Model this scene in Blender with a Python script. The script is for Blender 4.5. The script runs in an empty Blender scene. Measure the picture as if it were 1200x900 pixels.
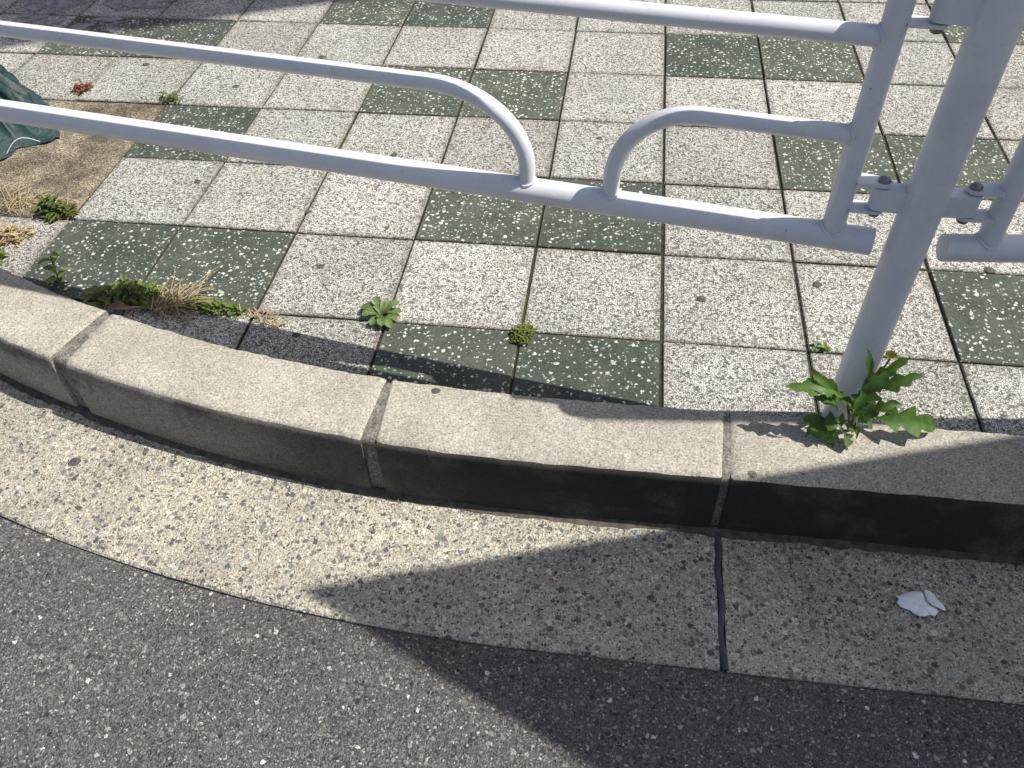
import bpy, bmesh, math, random
from mathutils import Vector, Matrix, noise as mnoise
random.seed(7)
sc = bpy.context.scene
C = sc.collection

# ------------------------------------------------------------------ camera
CAM = Vector((-0.11479, -3.10905, 1.22235))
RX = Vector((0.99112536, 0.13024554, -0.02658214))     # right
RD = Vector((0.07615578, -0.72024707, -0.6895248))     # down
RF = Vector((-0.10895324, 0.68138113, -0.72377409))    # forward
FPX = 976.8                                            # focal length for a 1200 px wide picture
cd = bpy.data.cameras.new('camera')
cam = bpy.data.objects.new('camera', cd); C.objects.link(cam)
cd.sensor_width = 36.0; cd.sensor_fit = 'HORIZONTAL'; cd.lens = FPX / 1200 * 36.0
cd.clip_start = 0.02; cd.clip_end = 500
m = Matrix((( RX.x, -RD.x, -RF.x), (RX.y, -RD.y, -RF.y), (RX.z, -RD.z, -RF.z))).to_4x4()
m.translation = CAM
cam.matrix_world = m
sc.camera = cam

# ------------------------------------------------------------------ light
SX, SY = -0.64, -0.057            # shadow shift on the ground per metre of height
w = bpy.data.worlds.new('World'); sc.world = w; w.use_nodes = True
nt = w.node_tree
sky = nt.nodes.new('ShaderNodeTexSky'); sky.sky_type = 'NISHITA'; sky.sun_disc = False
sky.sun_elevation = math.atan2(1, math.hypot(SX, SY)); sky.sun_rotation = math.atan2(-SX, -SY)
sky.air_density = 0.85; sky.dust_density = 3.0; sky.ozone_density = 1.0
bg = nt.nodes['Background']; bg.inputs['Strength'].default_value = 0.1
nt.links.new(sky.outputs[0], bg.inputs[0])
sl = bpy.data.lights.new('sun', 'SUN'); sl.energy = 5.0; sl.angle = math.radians(0.53); sl.color = (1.0, 0.965, 0.885)
sun = bpy.data.objects.new('sun', sl); C.objects.link(sun)
sun.rotation_euler = Vector((SX, SY, -1)).to_track_quat('-Z', 'Y').to_euler()
sun.location = (2, 0, 6)
sc.view_settings.view_transform = 'Standard'; sc.view_settings.look = 'None'
sc.view_settings.exposure = 0.3; sc.view_settings.gamma = 1.0; sc.view_settings.use_curve_mapping = False

# ------------------------------------------------------------------ helpers
def at(u, v, z=0.0):
    """point of the horizontal plane z that was measured at photo pixel (u, v)"""
    d = RX * ((u - 600) / FPX) + RD * ((v - 450) / FPX) + RF
    t = (z - CAM.z) / d.z
    return CAM + d * t

def obj(name, bm, mat, parent=None, smooth=False, loc=None):
    me = bpy.data.meshes.new(name)
    if isinstance(bm, tuple):
        me.from_pydata(bm[0], [], bm[1])
    else:
        bm.normal_update(); bm.to_mesh(me); bm.free()
    me.validate(); me.update()
    if smooth:
        me.polygons.foreach_set('use_smooth', [True] * len(me.polygons))
    o = bpy.data.objects.new(name, me); C.objects.link(o)
    if mat: me.materials.append(mat)
    if parent: o.parent = parent
    if loc: o.location = loc
    return o

def sharp(o, deg=35):
    """smooth shading with hard creases"""
    me = o.data
    me.polygons.foreach_set('use_smooth', [True] * len(me.polygons))
    bm = bmesh.new(); bm.from_mesh(me)
    for e in bm.edges:
        if len(e.link_faces) == 2:
            e.smooth = e.calc_face_angle(0) < math.radians(deg)
    bm.to_mesh(me); bm.free()
    return o

def tag(o, label, cat, group=None):
    o['label'] = label; o['category'] = cat
    if group: o['group'] = group
    return o

def thing(name, loc, label, cat, group=None, rotz=0):
    o = bpy.data.objects.new(name, None); C.objects.link(o)
    o.empty_display_size = 0.05
    o.location = loc; o.rotation_euler = (0, 0, rotz)
    return tag(o, label, cat, group)

def struct(o):
    o['kind'] = 'structure'; return o

def copy_tree(o, parent=None):
    c = o.copy(); C.objects.link(c); c.parent = parent
    for ch in list(o.children): copy_tree(ch, c)
    return c

# ------------------------------------------------------------------ materials
class NB:
    def __init__(s, name):
        s.m = bpy.data.materials.new(name); s.m.use_nodes = True
        s.t = s.m.node_tree; s.n = s.t.nodes; s.l = s.t.links
        s.b = s.n['Principled BSDF']; s.out = s.n['Material Output']
        g = s.n.new('ShaderNodeNewGeometry'); s.pos = g.outputs['Position']; s.geo = g
    def val(s, sock, v):
        if hasattr(v, 'is_linked') or isinstance(v, bpy.types.NodeSocket): s.l.new(v, sock)
        else: sock.default_value = v
    def noise(s, scale, detail=3, rough=0.55, vec=None, dist=0.0):
        n = s.n.new('ShaderNodeTexNoise'); n.inputs['Scale'].default_value = scale
        n.inputs['Detail'].default_value = detail; n.inputs['Roughness'].default_value = rough
        n.inputs['Distortion'].default_value = dist
        s.l.new(vec or s.pos, n.inputs['Vector']); return n.outputs['Fac']
    def noisec(s, scale, detail=2):
        n = s.n.new('ShaderNodeTexNoise'); n.inputs['Scale'].default_value = scale
        n.inputs['Detail'].default_value = detail
        s.l.new(s.pos, n.inputs['Vector']); return n.outputs['Color']
    def voro(s, scale, vec=None, feature='F1', rnd=1.0):
        n = s.n.new('ShaderNodeTexVoronoi'); n.feature = feature
        n.inputs['Scale'].default_value = scale; n.inputs['Randomness'].default_value = rnd
        s.l.new(vec or s.pos, n.inputs['Vector'])
        return n
    def sep(s, col):
        n = s.n.new('ShaderNodeSeparateColor'); s.l.new(col, n.inputs[0]); return n.outputs
    def sepx(s, vec):
        n = s.n.new('ShaderNodeSeparateXYZ'); s.l.new(vec, n.inputs[0]); return n.outputs
    def ramp(s, fac, stops, interp='LINEAR'):
        n = s.n.new('ShaderNodeValToRGB'); n.color_ramp.interpolation = interp
        e = n.color_ramp.elements
        while len(e) < len(stops): e.new(0.5)
        for el, (p, c) in zip(e, stops):
            el.position = p
            el.color = (c, c, c, 1) if isinstance(c, (int, float)) else (*c, 1)
        s.l.new(fac, n.inputs[0]); return n.outputs[0]
    def math(s, op, a, b=0.5, clamp=False):
        n = s.n.new('ShaderNodeMath'); n.operation = op; n.use_clamp = clamp
        s.val(n.inputs[0], a); s.val(n.inputs[1], b); return n.outputs[0]
    def mix(s, fac, a, b, mode='MIX'):
        n = s.n.new('ShaderNodeMix'); n.data_type = 'RGBA'; n.blend_type = mode
        s.val(n.inputs[0], fac)
        for k, v in ((6, a), (7, b)):
            if isinstance(v, tuple): v = (*v, 1)
            elif isinstance(v, (int, float)): v = (v, v, v, 1)
            s.val(n.inputs[k], v)
        return n.outputs[2]
    def warp(s, scale, amt):
        n = s.n.new('ShaderNodeMix'); n.data_type = 'VECTOR'; 
        nz = s.n.new('ShaderNodeTexNoise'); nz.inputs['Scale'].default_value = scale
        s.l.new(s.pos, nz.inputs['Vector'])
        vs = s.n.new('ShaderNodeVectorMath'); vs.operation = 'SCALE'; vs.inputs['Scale'].default_value = amt
        s.l.new(nz.outputs['Color'], vs.inputs[0])
        va = s.n.new('ShaderNodeVectorMath'); va.operation = 'ADD'
        s.l.new(s.pos, va.inputs[0]); s.l.new(vs.outputs[0], va.inputs[1])
        s.n.remove(n)
        return va.outputs[0]
    def bump(s, h, strength=0.5, dist=0.002, prev=None):
        n = s.n.new('ShaderNodeBump'); n.inputs['Strength'].default_value = strength
        n.inputs['Distance'].default_value = dist
        s.l.new(h, n.inputs['Height'])
        if prev: s.l.new(prev, n.inputs['Normal'])
        return n.outputs[0]
    def done(s, col, rough=0.8, normal=None, spec=0.3, metal=0.0):
        s.val(s.b.inputs['Base Color'], (*col, 1) if isinstance(col, tuple) else col)
        s.val(s.b.inputs['Roughness'], rough)
        s.b.inputs['Specular IOR Level'].default_value = spec
        s.b.inputs['Metallic'].default_value = metal
        if normal: s.l.new(normal, s.b.inputs['Normal'])
        return s.m
    def edge_dirt(s, col, amt=0.55):
        o = s.sepx(s.pos)
        fx = [s.math('ABSOLUTE', s.math('SUBTRACT', s.math('FRACT', s.math('DIVIDE', o[q], 0.3), 0), 0.5), 0) for q in (0, 1)]
        m_ = s.math('MULTIPLY', s.math('MAXIMUM', fx[0], fx[1]), 0.3)
        e = s.math('ADD', s.math('MULTIPLY', m_, 6.6), s.math('MULTIPLY', s.math('SUBTRACT', s.noise(38, 4, 0.65), 0.5), 0.22))
        return s.mix(s.ramp(e, [(0.86, 0.0), (1.0, amt)]), col, (0.11, 0.10, 0.08))
    def rand(s):
        return s.n.new('ShaderNodeObjectInfo').outputs['Random']

def mat_white_tile():
    b = NB('exposed_pebble_tile')
    wv = b.warp(420, 0.0028)
    v = b.voro(225, wv); r = b.sep(v.outputs['Color'])
    ve = b.voro(225, wv, 'DISTANCE_TO_EDGE')
    peb = b.ramp(r[0], [(0.0, (0.10, 0.095, 0.088)), (0.14, (0.22, 0.21, 0.195)), (0.28, (0.46, 0.445, 0.41)), (0.6, (0.60, 0.585, 0.54)), (1.0, (0.78, 0.765, 0.73))])
    tint = b.ramp(r[1], [(0.0, (0.97, 0.92, 0.86)), (0.25, (0.99, 1, 0.99)), (1.0, (0.93, 0.97, 1.0))])
    peb = b.mix(0.7, peb, tint, 'MULTIPLY')
    fine = b.noise(560, 2)
    edge = b.math('ADD', ve.outputs['Distance'], b.math('MULTIPLY', b.math('SUBTRACT', fine, 0.5), 0.34))
    col = b.mix(b.ramp(edge, [(0.05, 0.0), (0.13, 1.0)]), (0.075, 0.073, 0.067), peb)
    big = b.noise(4.2, 4)
    col = b.mix(1.0, col, b.ramp(big, [(0.3, 0.86), (0.65, 1.05)]), 'MULTIPLY')
    col = b.mix(1.0, col, b.ramp(b.rand(), [(0.0, (0.80, 0.79, 0.76)), (0.35, (0.92, 0.92, 0.90)), (0.7, (0.99, 0.98, 0.95)), (1.0, (1.08, 1.07, 1.05))]), 'MULTIPLY')
    st = b.noise(17, 4)
    col = b.mix(b.ramp(st, [(0.52, 0.0), (0.74, 0.45)]), col, (0.22, 0.20, 0.165))
    col = b.edge_dirt(col)
    hgt = b.math('ADD', b.math('MULTIPLY', ve.outputs['Distance'], 1.2), b.math('MULTIPLY', fine, 0.5))
    return b.done(col, 0.85, b.bump(hgt, 0.4, 0.003), 0.25)

def mat_green_tile():
    b = NB('green_terrazzo_tile')
    fine = b.noise(420, 3)
    v0 = b.voro(330); r0 = b.sep(v0.outputs['Color'])
    col = b.mix(b.math('MULTIPLY', r0[0], 0.8), (0.036, 0.047, 0.037), (0.102, 0.117, 0.095))
    col = b.mix(b.ramp(fine, [(0.35, 0.6), (0.5, 0.0)]), col, (0.018, 0.024, 0.02))
    wv = b.warp(190, 0.010)
    v = b.voro(78, wv); r = b.sep(v.outputs['Color'])
    on = b.ramp(r[0], [(0.42, 0.0), (0.43, 1.0)])
    size = b.math('MULTIPLY', r[1], 0.20)
    chip = b.math('LESS_THAN', v.outputs['Distance'], b.math('ADD', size, 0.16))
    chip = b.math('MULTIPLY', chip, on)
    v2 = b.voro(150, wv); r2 = b.sep(v2.outputs['Color'])
    chip2 = b.math('MULTIPLY', b.math('LESS_THAN', v2.outputs['Distance'], 0.34), b.math('GREATER_THAN', r2[0], 0.8))
    chips = b.math('MAXIMUM', chip, b.math('MULTIPLY', chip2, 0.75))
    ccol = b.ramp(r[2], [(0.0, (0.36, 0.38, 0.34)), (0.5, (0.60, 0.60, 0.55)), (1.0, (0.76, 0.75, 0.70))])
    col = b.mix(chips, col, ccol)
    big = b.noise(5, 4)
    col = b.mix(1.0, col, b.ramp(big, [(0.3, 0.85), (0.65, 1.1)]), 'MULTIPLY')
    col = b.mix(b.ramp(b.noise(12, 5, 0.65), [(0.45, 0.0), (0.75, 0.3)]), col, (0.20, 0.195, 0.165))
    col = b.edge_dirt(col, 0.4)
    col = b.mix(1.0, col, b.ramp(b.rand(), [(0.0, (0.78, 0.82, 0.80)), (1.0, (1.2, 1.18, 1.08))]), 'MULTIPLY')
    return b.done(col, 0.75, b.bump(b.math('ADD', fine, chips), 0.3, 0.0015), 0.3)

def mat_kerb():
    b = NB('kerb_concrete')
    f1 = b.noise(260, 4, 0.7); f2 = b.noise(70, 3); f3 = b.noise(7, 5)
    col = b.ramp(f1, [(0.28, (0.125, 0.117, 0.10)), (0.42, (0.305, 0.288, 0.248)), (0.55, (0.42, 0.40, 0.345)), (0.72, (0.66, 0.635, 0.565))])
    col = b.mix(1.0, col, b.ramp(f2, [(0.3, 0.84), (0.65, 1.06)]), 'MULTIPLY')
    col = b.mix(1.0, col, b.ramp(f3, [(0.3, (0.82, 0.80, 0.77)), (0.65, (1.04, 1.02, 1.0))]), 'MULTIPLY')
    v = b.voro(420); r = b.sep(v.outputs['Color'])
    col = b.mix(b.math('GREATER_THAN', r[0], 0.965), col, (0.16, 0.15, 0.135))
    # near-black tone on the upright face, heavier along the straight run and top
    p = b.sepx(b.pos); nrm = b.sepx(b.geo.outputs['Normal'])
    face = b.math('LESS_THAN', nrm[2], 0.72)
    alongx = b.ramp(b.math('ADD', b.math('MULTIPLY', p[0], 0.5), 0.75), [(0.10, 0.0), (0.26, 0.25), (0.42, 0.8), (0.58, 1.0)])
    face_noise = b.noise(8, 3, 0.5)
    edge_dark = b.math('MULTIPLY', b.ramp(b.math('ADD', b.math('MULTIPLY', p[2], 6.0), b.math('ADD', 0.42, b.math('MULTIPLY', b.math('SUBTRACT', b.noise(26, 4, 0.6), 0.5), 0.9))), [(0.30, 0.0), (0.55, 0.75)]), b.ramp(b.noise(5, 2), [(0.4, 0.25), (0.6, 1.0)]))
    alongx = b.math('MAXIMUM', alongx, edge_dark)
    darkm = b.math('MULTIPLY', alongx, b.ramp(face_noise, [(0.2, 0.72), (0.5, 1.0)]))
    darkm = b.math('MULTIPLY', face, b.math('ADD', b.math('MULTIPLY', darkm, 0.86), 0.10))
    col = b.mix(darkm, col, (0.022, 0.02, 0.017))
    foot = b.math('MULTIPLY', face, b.ramp(b.math('ADD', p[2], b.math('MULTIPLY', b.noise(14, 3), 0.05)), [(0.0, 0.0), (1.0, 0.0)]))
    h = b.math('ADD', b.math('MULTIPLY', f1, 1.0), b.math('MULTIPLY', f2, 0.6))
    return b.done(col, 0.9, b.bump(h, 0.4, 0.002), 0.2)

def mat_mortar():
    b = NB('joint_mortar')
    f1 = b.noise(220, 4); f2 = b.noise(30, 4)
    col = b.ramp(f1, [(0.3, (0.085, 0.08, 0.068)), (0.55, (0.22, 0.205, 0.175)), (0.75, (0.36, 0.34, 0.295))])
    col = b.mix(1.0, col, b.ramp(f2, [(0.3, 0.65), (0.7, 1.1)]), 'MULTIPLY')
    return b.done(col, 0.95, b.bump(b.math('ADD', f1, f2), 0.6, 0.004), 0.15)

def mat_gutter():
    b = NB('gutter_aggregate_concrete')
    wv = b.warp(150, 0.010)
    v = b.voro(88, wv); r = b.sep(v.outputs['Color'])
    v2 = b.voro(200, wv); r2 = b.sep(v2.outputs['Color'])
    fine = b.noise(330, 4, 0.65)
    mat = b.ramp(fine, [(0.3, (0.13, 0.12, 0.10)), (0.47, (0.40, 0.375, 0.31)), (0.6, (0.58, 0.55, 0.465)), (0.75, (0.76, 0.73, 0.64))])
    s2 = b.ramp(r2[0], [(0.0, (0.03, 0.03, 0.032)), (0.14, (0.10, 0.098, 0.095)), (0.32, (0.25, 0.24, 0.225)), (0.6, (0.45, 0.43, 0.375)), (1.0, (0.80, 0.78, 0.71))])
    col = b.mix(b.math('LESS_THAN', v2.outputs['Distance'], b.math('ADD', b.math('MULTIPLY', fine, 0.6), 0.12)), mat, s2)
    s1 = b.ramp(r[0], [(0.0, (0.06, 0.06, 0.065)), (0.2, (0.15, 0.15, 0.155)), (0.42, (0.24, 0.235, 0.22)), (0.6, (0.38, 0.355, 0.305)), (0.8, (0.55, 0.52, 0.45)), (1.0, (0.78, 0.76, 0.69))])
    tint = b.ramp(r[2], [(0.0, (1.0, 0.80, 0.64)), (0.25, (1, 1, 1)), (0.55, (0.84, 0.90, 1.0)), (0.75, (0.88, 0.97, 0.92)), (1.0, (1, 1, 1))])
    s1 = b.mix(0.9, s1, tint, 'MULTIPLY')
    s1 = b.mix(1.0, s1, b.ramp(fine, [(0.3, 0.7), (0.7, 1.3)]), 'MULTIPLY')
    lim = b.math('ADD', b.math('MULTIPLY', r[1], 0.36), b.math('MULTIPLY', fine, 0.36))
    st1 = b.math('MULTIPLY', b.math('LESS_THAN', v.outputs['Distance'], b.math('SUBTRACT', lim, 0.0)), b.math('GREATER_THAN', r[1], 0.10))
    col = b.mix(b.math('MULTIPLY', st1, 0.9), col, s1)
    big = b.noise(6, 4)
    col = b.mix(1.0, col, b.ramp(big, [(0.3, (0.80, 0.79, 0.78)), (0.65, (1.08, 1.06, 1.0))]), 'MULTIPLY')
    h = b.math('ADD', b.math('MULTIPLY', v2.outputs['Distance'], -0.8), b.math('ADD', b.math('MULTIPLY', st1, 0.5), b.math('MULTIPLY', fine, 0.8)))
    return b.done(col, 0.85, b.bump(h, 0.8, 0.005), 0.3)

def mat_asphalt():
    b = NB('asphalt')
    wv = b.warp(160, 0.009)
    v = b.voro(98, wv); r = b.sep(v.outputs['Color'])
    v2 = b.voro(215, wv); r2 = b.sep(v2.outputs['Color'])
    fine = b.noise(330, 4, 0.65)
    mat = b.ramp(fine, [(0.3, 0.025), (0.5, 0.095), (0.7, 0.22)])
    s2 = b.ramp(r2[0], [(0.0, (0.022, 0.022, 0.023)), (0.35, (0.095, 0.094, 0.09)), (0.75, (0.19, 0.187, 0.177)), (0.92, (0.31, 0.30, 0.285)), (1.0, (0.5, 0.49, 0.46))])
    col = b.mix(b.math('LESS_THAN', v2.outputs['Distance'], b.math('ADD', b.math('MULTIPLY', fine, 0.6), 0.12)), mat, s2)
    s1 = b.ramp(r[0], [(0.0, (0.025, 0.027, 0.03)), (0.3, (0.08, 0.082, 0.083)), (0.65, (0.16, 0.158, 0.15)), (0.88, (0.25, 0.245, 0.23)), (0.965, (0.34, 0.33, 0.31)), (0.985, (0.62, 0.60, 0.57)), (1.0, (0.68, 0.66, 0.62))])
    s1 = b.mix(1.0, s1, b.ramp(fine, [(0.3, 0.6), (0.7, 1.35)]), 'MULTIPLY')
    lim = b.math('ADD', b.math('MULTIPLY', r[1], 0.34), b.math('MULTIPLY', fine, 0.34))
    st1 = b.math('MULTIPLY', b.math('LESS_THAN', v.outputs['Distance'], b.math('SUBTRACT', lim, 0.06)), b.math('GREATER_THAN', r[1], 0.18))
    col = b.mix(st1, col, s1)
    big = b.noise(5, 4)
    col = b.mix(1.0, col, b.ramp(big, [(0.3, (1.0, 0.985, 0.94)), (0.65, (1.28, 1.26, 1.21))]), 'MULTIPLY')
    h = b.math('ADD', b.math('MULTIPLY', v.outputs['Distance'], -0.8), b.math('ADD', b.math('MULTIPLY', v2.outputs['Distance'], -0.6), b.math('MULTIPLY', fine, 0.9)))
    return b.done(col, b.ramp(r[1], [(0.0, 0.5), (1.0, 0.85)]), b.bump(h, 0.95, 0.006), 0.4)

def mat_simple(name, c0, c1, scale=40, rough=0.8, bump=0.3, spec=0.3, metal=0.0, dist=0.002):
    b = NB(name)
    f = b.noise(scale, 4)
    return b.done(b.ramp(f, [(0.3, c0), (0.7, c1)]), rough, b.bump(f, bump, dist), spec, metal)

def mat_bed():
    b = NB('joint_sand')
    f = b.noise(120, 4); g = b.noise(6, 3)
    col = b.ramp(f, [(0.3, (0.016, 0.015, 0.012)), (0.7, (0.06, 0.054, 0.042))])
    moss = b.ramp(b.noise(90, 3), [(0.3, (0.03, 0.038, 0.012)), (0.7, (0.085, 0.09, 0.03))])
    col = b.mix(b.ramp(g, [(0.48, 0.0), (0.62, 0.8)]), col, moss)
    return b.done(col, 0.95, b.bump(f, 0.6, 0.003), 0.1)

def mat_paint():
    b = NB('white_fence_paint')
    f = b.noise(11, 6, 0.65); g = b.noise(150, 3); sp = b.noise(95, 2); rs = b.noise(60, 5, 0.7)
    col = b.ramp(f, [(0.3, (0.57, 0.58, 0.61)), (0.5, (0.63, 0.64, 0.672)), (0.65, (0.665, 0.675, 0.705))])
    col = b.mix(b.ramp(g, [(0.58, 0.0), (0.75, 0.35)]), col, (0.42, 0.41, 0.41))
    grime = b.noise(34, 5, 0.7)
    col = b.mix(b.ramp(grime, [(0.62, 0.0), (0.80, 0.25)]), col, (0.30, 0.28, 0.25))
    col = b.mix(b.ramp(rs, [(0.735, 0.0), (0.765, 0.7)]), col, (0.16, 0.08, 0.045))
    col = b.mix(b.ramp(sp, [(0.78, 0.0), (0.79, 1.0)]), col, (0.05, 0.045, 0.04))
    n = b.bump(b.math('ADD', g, b.math('MULTIPLY', f, 2.0)), 0.10, 0.0012)
    return b.done(col, b.ramp(f, [(0.3, 0.42), (0.7, 0.28)]), n, 0.5)

def mat_leaf(name, ca, cb, trans=0.35, scale=60):
    b = NB(name)
    f = b.noise(scale, 3)
    col = b.ramp(f, [(0.3, ca), (0.7, cb)])
    col = b.mix(1.0, col, b.ramp(b.rand(), [(0.0, 0.8), (1.0, 1.2)]), 'MULTIPLY')
    b.done(col, 0.5, b.bump(f, 0.3, 0.001), 0.35)
    tr = b.n.new('ShaderNodeBsdfTranslucent')
    c2 = b.mix(1.0, col, (1.3, 1.25, 0.6), 'MULTIPLY'); b.l.new(c2, tr.inputs[0])
    ms = b.n.new('ShaderNodeMixShader'); ms.inputs[0].default_value = trans
    b.l.new(b.b.outputs[0], ms.inputs[1]); b.l.new(tr.outputs[0], ms.inputs[2])
    b.l.new(ms.outputs[0], b.out.inputs[0])
    return b.m

M = dict(
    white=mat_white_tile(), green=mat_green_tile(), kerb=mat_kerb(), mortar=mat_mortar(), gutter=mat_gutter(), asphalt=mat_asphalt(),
    bed=mat_bed(),
    earth=mat_simple('bare_ground', (0.10, 0.09, 0.07), (0.18, 0.16, 0.13), 20, 0.95, 0.5),
    paint=mat_paint(),
    steel=mat_simple('galvanised_bolt', (0.16, 0.155, 0.145), (0.30, 0.29, 0.27), 160, 0.45, 0.3, 0.5, 0.75),
    dark_hole=mat_simple('dark_steel', (0.02, 0.02, 0.022), (0.05, 0.05, 0.05), 100, 0.5, 0.2, 0.4, 0.6),
    sealant=mat_simple('joint_sealant', (0.045, 0.046, 0.05), (0.085, 0.086, 0.09), 60, 0.55, 0.25),
    foot_shade=mat_simple('gutter_shade', (0.05, 0.045, 0.037), (0.13, 0.115, 0.09), 55, 0.95, 0.8, 0.15, 0, 0.004),  # shade colour for the strip at the kerb foot
    gum=mat_simple('old_gum', (0.05, 0.048, 0.045), (0.10, 0.095, 0.085), 300, 0.8, 0.4),
    leaf=mat_leaf('weed_leaf', (0.10, 0.14, 0.035), (0.19, 0.235, 0.065)),
    leaf_dark=mat_leaf('dandelion_leaf', (0.05, 0.11, 0.02), (0.115, 0.21, 0.04), 0.4),
    leaf_mid=mat_leaf('mid_green_leaf', (0.05, 0.105, 0.022), (0.105, 0.18, 0.04), 0.35),
    leaf_pale=mat_leaf('pale_rosette_leaf', (0.10, 0.16, 0.055), (0.17, 0.25, 0.09), 0.3),
    moss=mat_leaf('yellow_moss', (0.10, 0.13, 0.02), (0.19, 0.21, 0.04), 0.2, 200),
    dry=mat_leaf('dry_straw', (0.26, 0.20, 0.11), (0.44, 0.36, 0.22), 0.2, 120),
    brown=mat_leaf('withered_leaf', (0.16, 0.09, 0.04), (0.30, 0.19, 0.09), 0.15, 90),
    red=mat_leaf('dry_red_weed', (0.11, 0.035, 0.025), (0.20, 0.07, 0.045), 0.15, 150),
    yellow=mat_leaf('dandelion_petal', (0.30, 0.26, 0.03), (0.50, 0.44, 0.06), 0.2, 150),
    paper=mat_simple('tissue_paper', (0.84, 0.86, 0.88), (0.90, 0.91, 0.92), 90, 0.85, 0.5, 0.2, 0, 0.002),
    canvas=mat_simple('grey_canvas', (0.22, 0.22, 0.21), (0.28, 0.28, 0.27), 80, 0.8, 0.2),
    mast=mat_simple('grey_steel_mast', (0.28, 0.28, 0.29), (0.36, 0.36, 0.37), 40, 0.5, 0.1, 0.5, 0.4),
)

# ------------------------------------------------------------------ setting: street plan
X0, RFR = -0.20, 3.5            # the kerb runs straight right of X0 and bends on a radius left of it
YF, ZK, ZG = -2.190, 0.045, -0.11
KW = 0.165                      # kerb width
GW = 0.275                      # gutter width
CY = YF + RFR
def track(s, d, z):
    """s runs along the kerb front (right positive), d is the distance towards the road"""
    if s >= 0: return Vector((X0 + s, YF - d, z))
    a = s / RFR; r = RFR + d
    return Vector((X0 + r * math.sin(a), CY - r * math.cos(a), z))
def s_of(x, y):
    if x >= X0: return x - X0
    return RFR * math.atan2(x - X0, CY - y)

def sweep(profile, svals, closed=True, jit=0.0, seed=0):
    """solid swept along the kerb; profile = [(d, z)], svals = [fn(d) -> s] stations"""
    V = []; F = []; n = len(profile)
    rnd = random.Random(seed)
    for k, fs in enumerate(svals):
        for (d, z) in profile:
            jd = rnd.uniform(-jit, jit); jz = rnd.uniform(-jit, jit)
            V.append(track(fs(d) if callable(fs) else fs, d + jd, z + jz))
    for k in range(len(svals) - 1):
        for i in range(n if closed else n - 1):
            a = k * n + i; b = k * n + (i + 1) % n
            F.append((a, b, b + n, a + n))
    if closed:
        F.append(tuple(range(n - 1, -1, -1)))
        F.append(tuple(range((len(svals) - 1) * n, len(svals) * n)))
    return V, F

# ground under everything, reaching the horizon
def ring_sheet(z, half):
    return [(-half, -half, z), (half, -half, z), (half, half, z), (-half, half, z)], [(0, 1, 2, 3)]
struct(obj('ground', ring_sheet(-0.30, 300.0), M['earth']))

# road: one sheet from the gutter edge towards and past the camera, extending far
sv = [-4.6 + 0.1 * k for k in range(26)] + [-2.05 + 0.0125 * k for k in range(260)] + [1.25, 2, 4, 8, 20, 60]
V = []; F = []
dv = [GW + 0.002, GW + 0.012, 0.4, 0.6, 0.9, 1.4, 2.5, 5, 12, 40]
for s in sv:
    for d in dv:
        zz = ZG - 0.004 + (-0.0025 if d < 0.28 else 0.0) + 0.0025 * mnoise.noise(Vector((s * 3, d * 3, 0)))
        dj = 0.0035 * mnoise.noise(Vector((s * 45, 2, 0))) + 0.003 * mnoise.noise(Vector((s * 140, 7, 0))) if 0.28 < d < 0.3 else 0.0
        V.append(track(s, d + dj, zz))
n = len(dv)
for k in range(len(sv) - 1):
    for i in range(n - 1):
        F.append((k * n + i, k * n + i + 1, k * n + n + i + 1, k * n + n + i))
road = struct(obj('road', (V, F), M['asphalt'], smooth=True))

# gutter: slabs on a bed
gbed, gf = sweep([(-0.01, ZG - 0.012), (-0.01, ZG - 0.12), (GW + 0.002, ZG - 0.12), (GW + 0.002, ZG - 0.012)], [-4.5 + 0.15 * k for k in range(76)])
gutter = struct(obj('gutter', (gbed, gf), M['mortar']))
sG = 0.118 - X0
def gslab(sa, sb, seed):
    L = sb - sa; ns = max(2, int(L / 0.06))
    st = [sa + L * k / ns for k in range(ns + 1)]
    prof = [(-0.008, ZG), (0.05, ZG - 0.001), (0.12, ZG), (0.2, ZG + 0.001), (GW - 0.004, ZG), (GW, ZG - 0.004), (GW, ZG - 0.1), (-0.008, ZG - 0.1)]
    Vv, Ff = sweep(prof, st, True, 0.0007, seed)
    o = obj('gutter_slab', (Vv, Ff), M['gutter'], gutter); sharp(o); return o
for i, (sa, sb) in enumerate([(-4.5, -2.42), (-2.408, sG - 0.006), (sG + 0.006, sG + 2.0), (sG + 2.012, sG + 6.2)]):
    gslab(sa, sb, i)
# sealant bead in the gutter joint and a dark strip painting in shade along the kerb foot
bm = bmesh.new()
V = []; F = []; N = 26
for k in range(N + 1):
    d = -0.005 + (GW + 0.005) * k / N
    wob = 0.0035 * math.sin(k * 0.55) + 0.002 * mnoise.noise(Vector((k * 0.7, 0, 3)))
    if d < 0.05: wob -= (0.05 - d) * 0.12
    ww = 0.0062 + 0.0012 * mnoise.noise(Vector((k * 0.9, 4, 0)))
    for q, (o_, z_) in enumerate([(-1, 0.0), (-0.55, 0.0022), (0.2, 0.0030), (0.7, 0.0018), (1, 0.0)]):
        V.append(track(sG + wob + o_ * ww, d, ZG - 0.001 + z_))
for k in range(N):
    for i in range(4): F.append((k * 5 + i, k * 5 + i + 1, k * 5 + 6 + i, k * 5 + 5 + i))
bm.free()
obj('joint_sealant', (V, F), M['sealant'], gutter, smooth=True)

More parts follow.
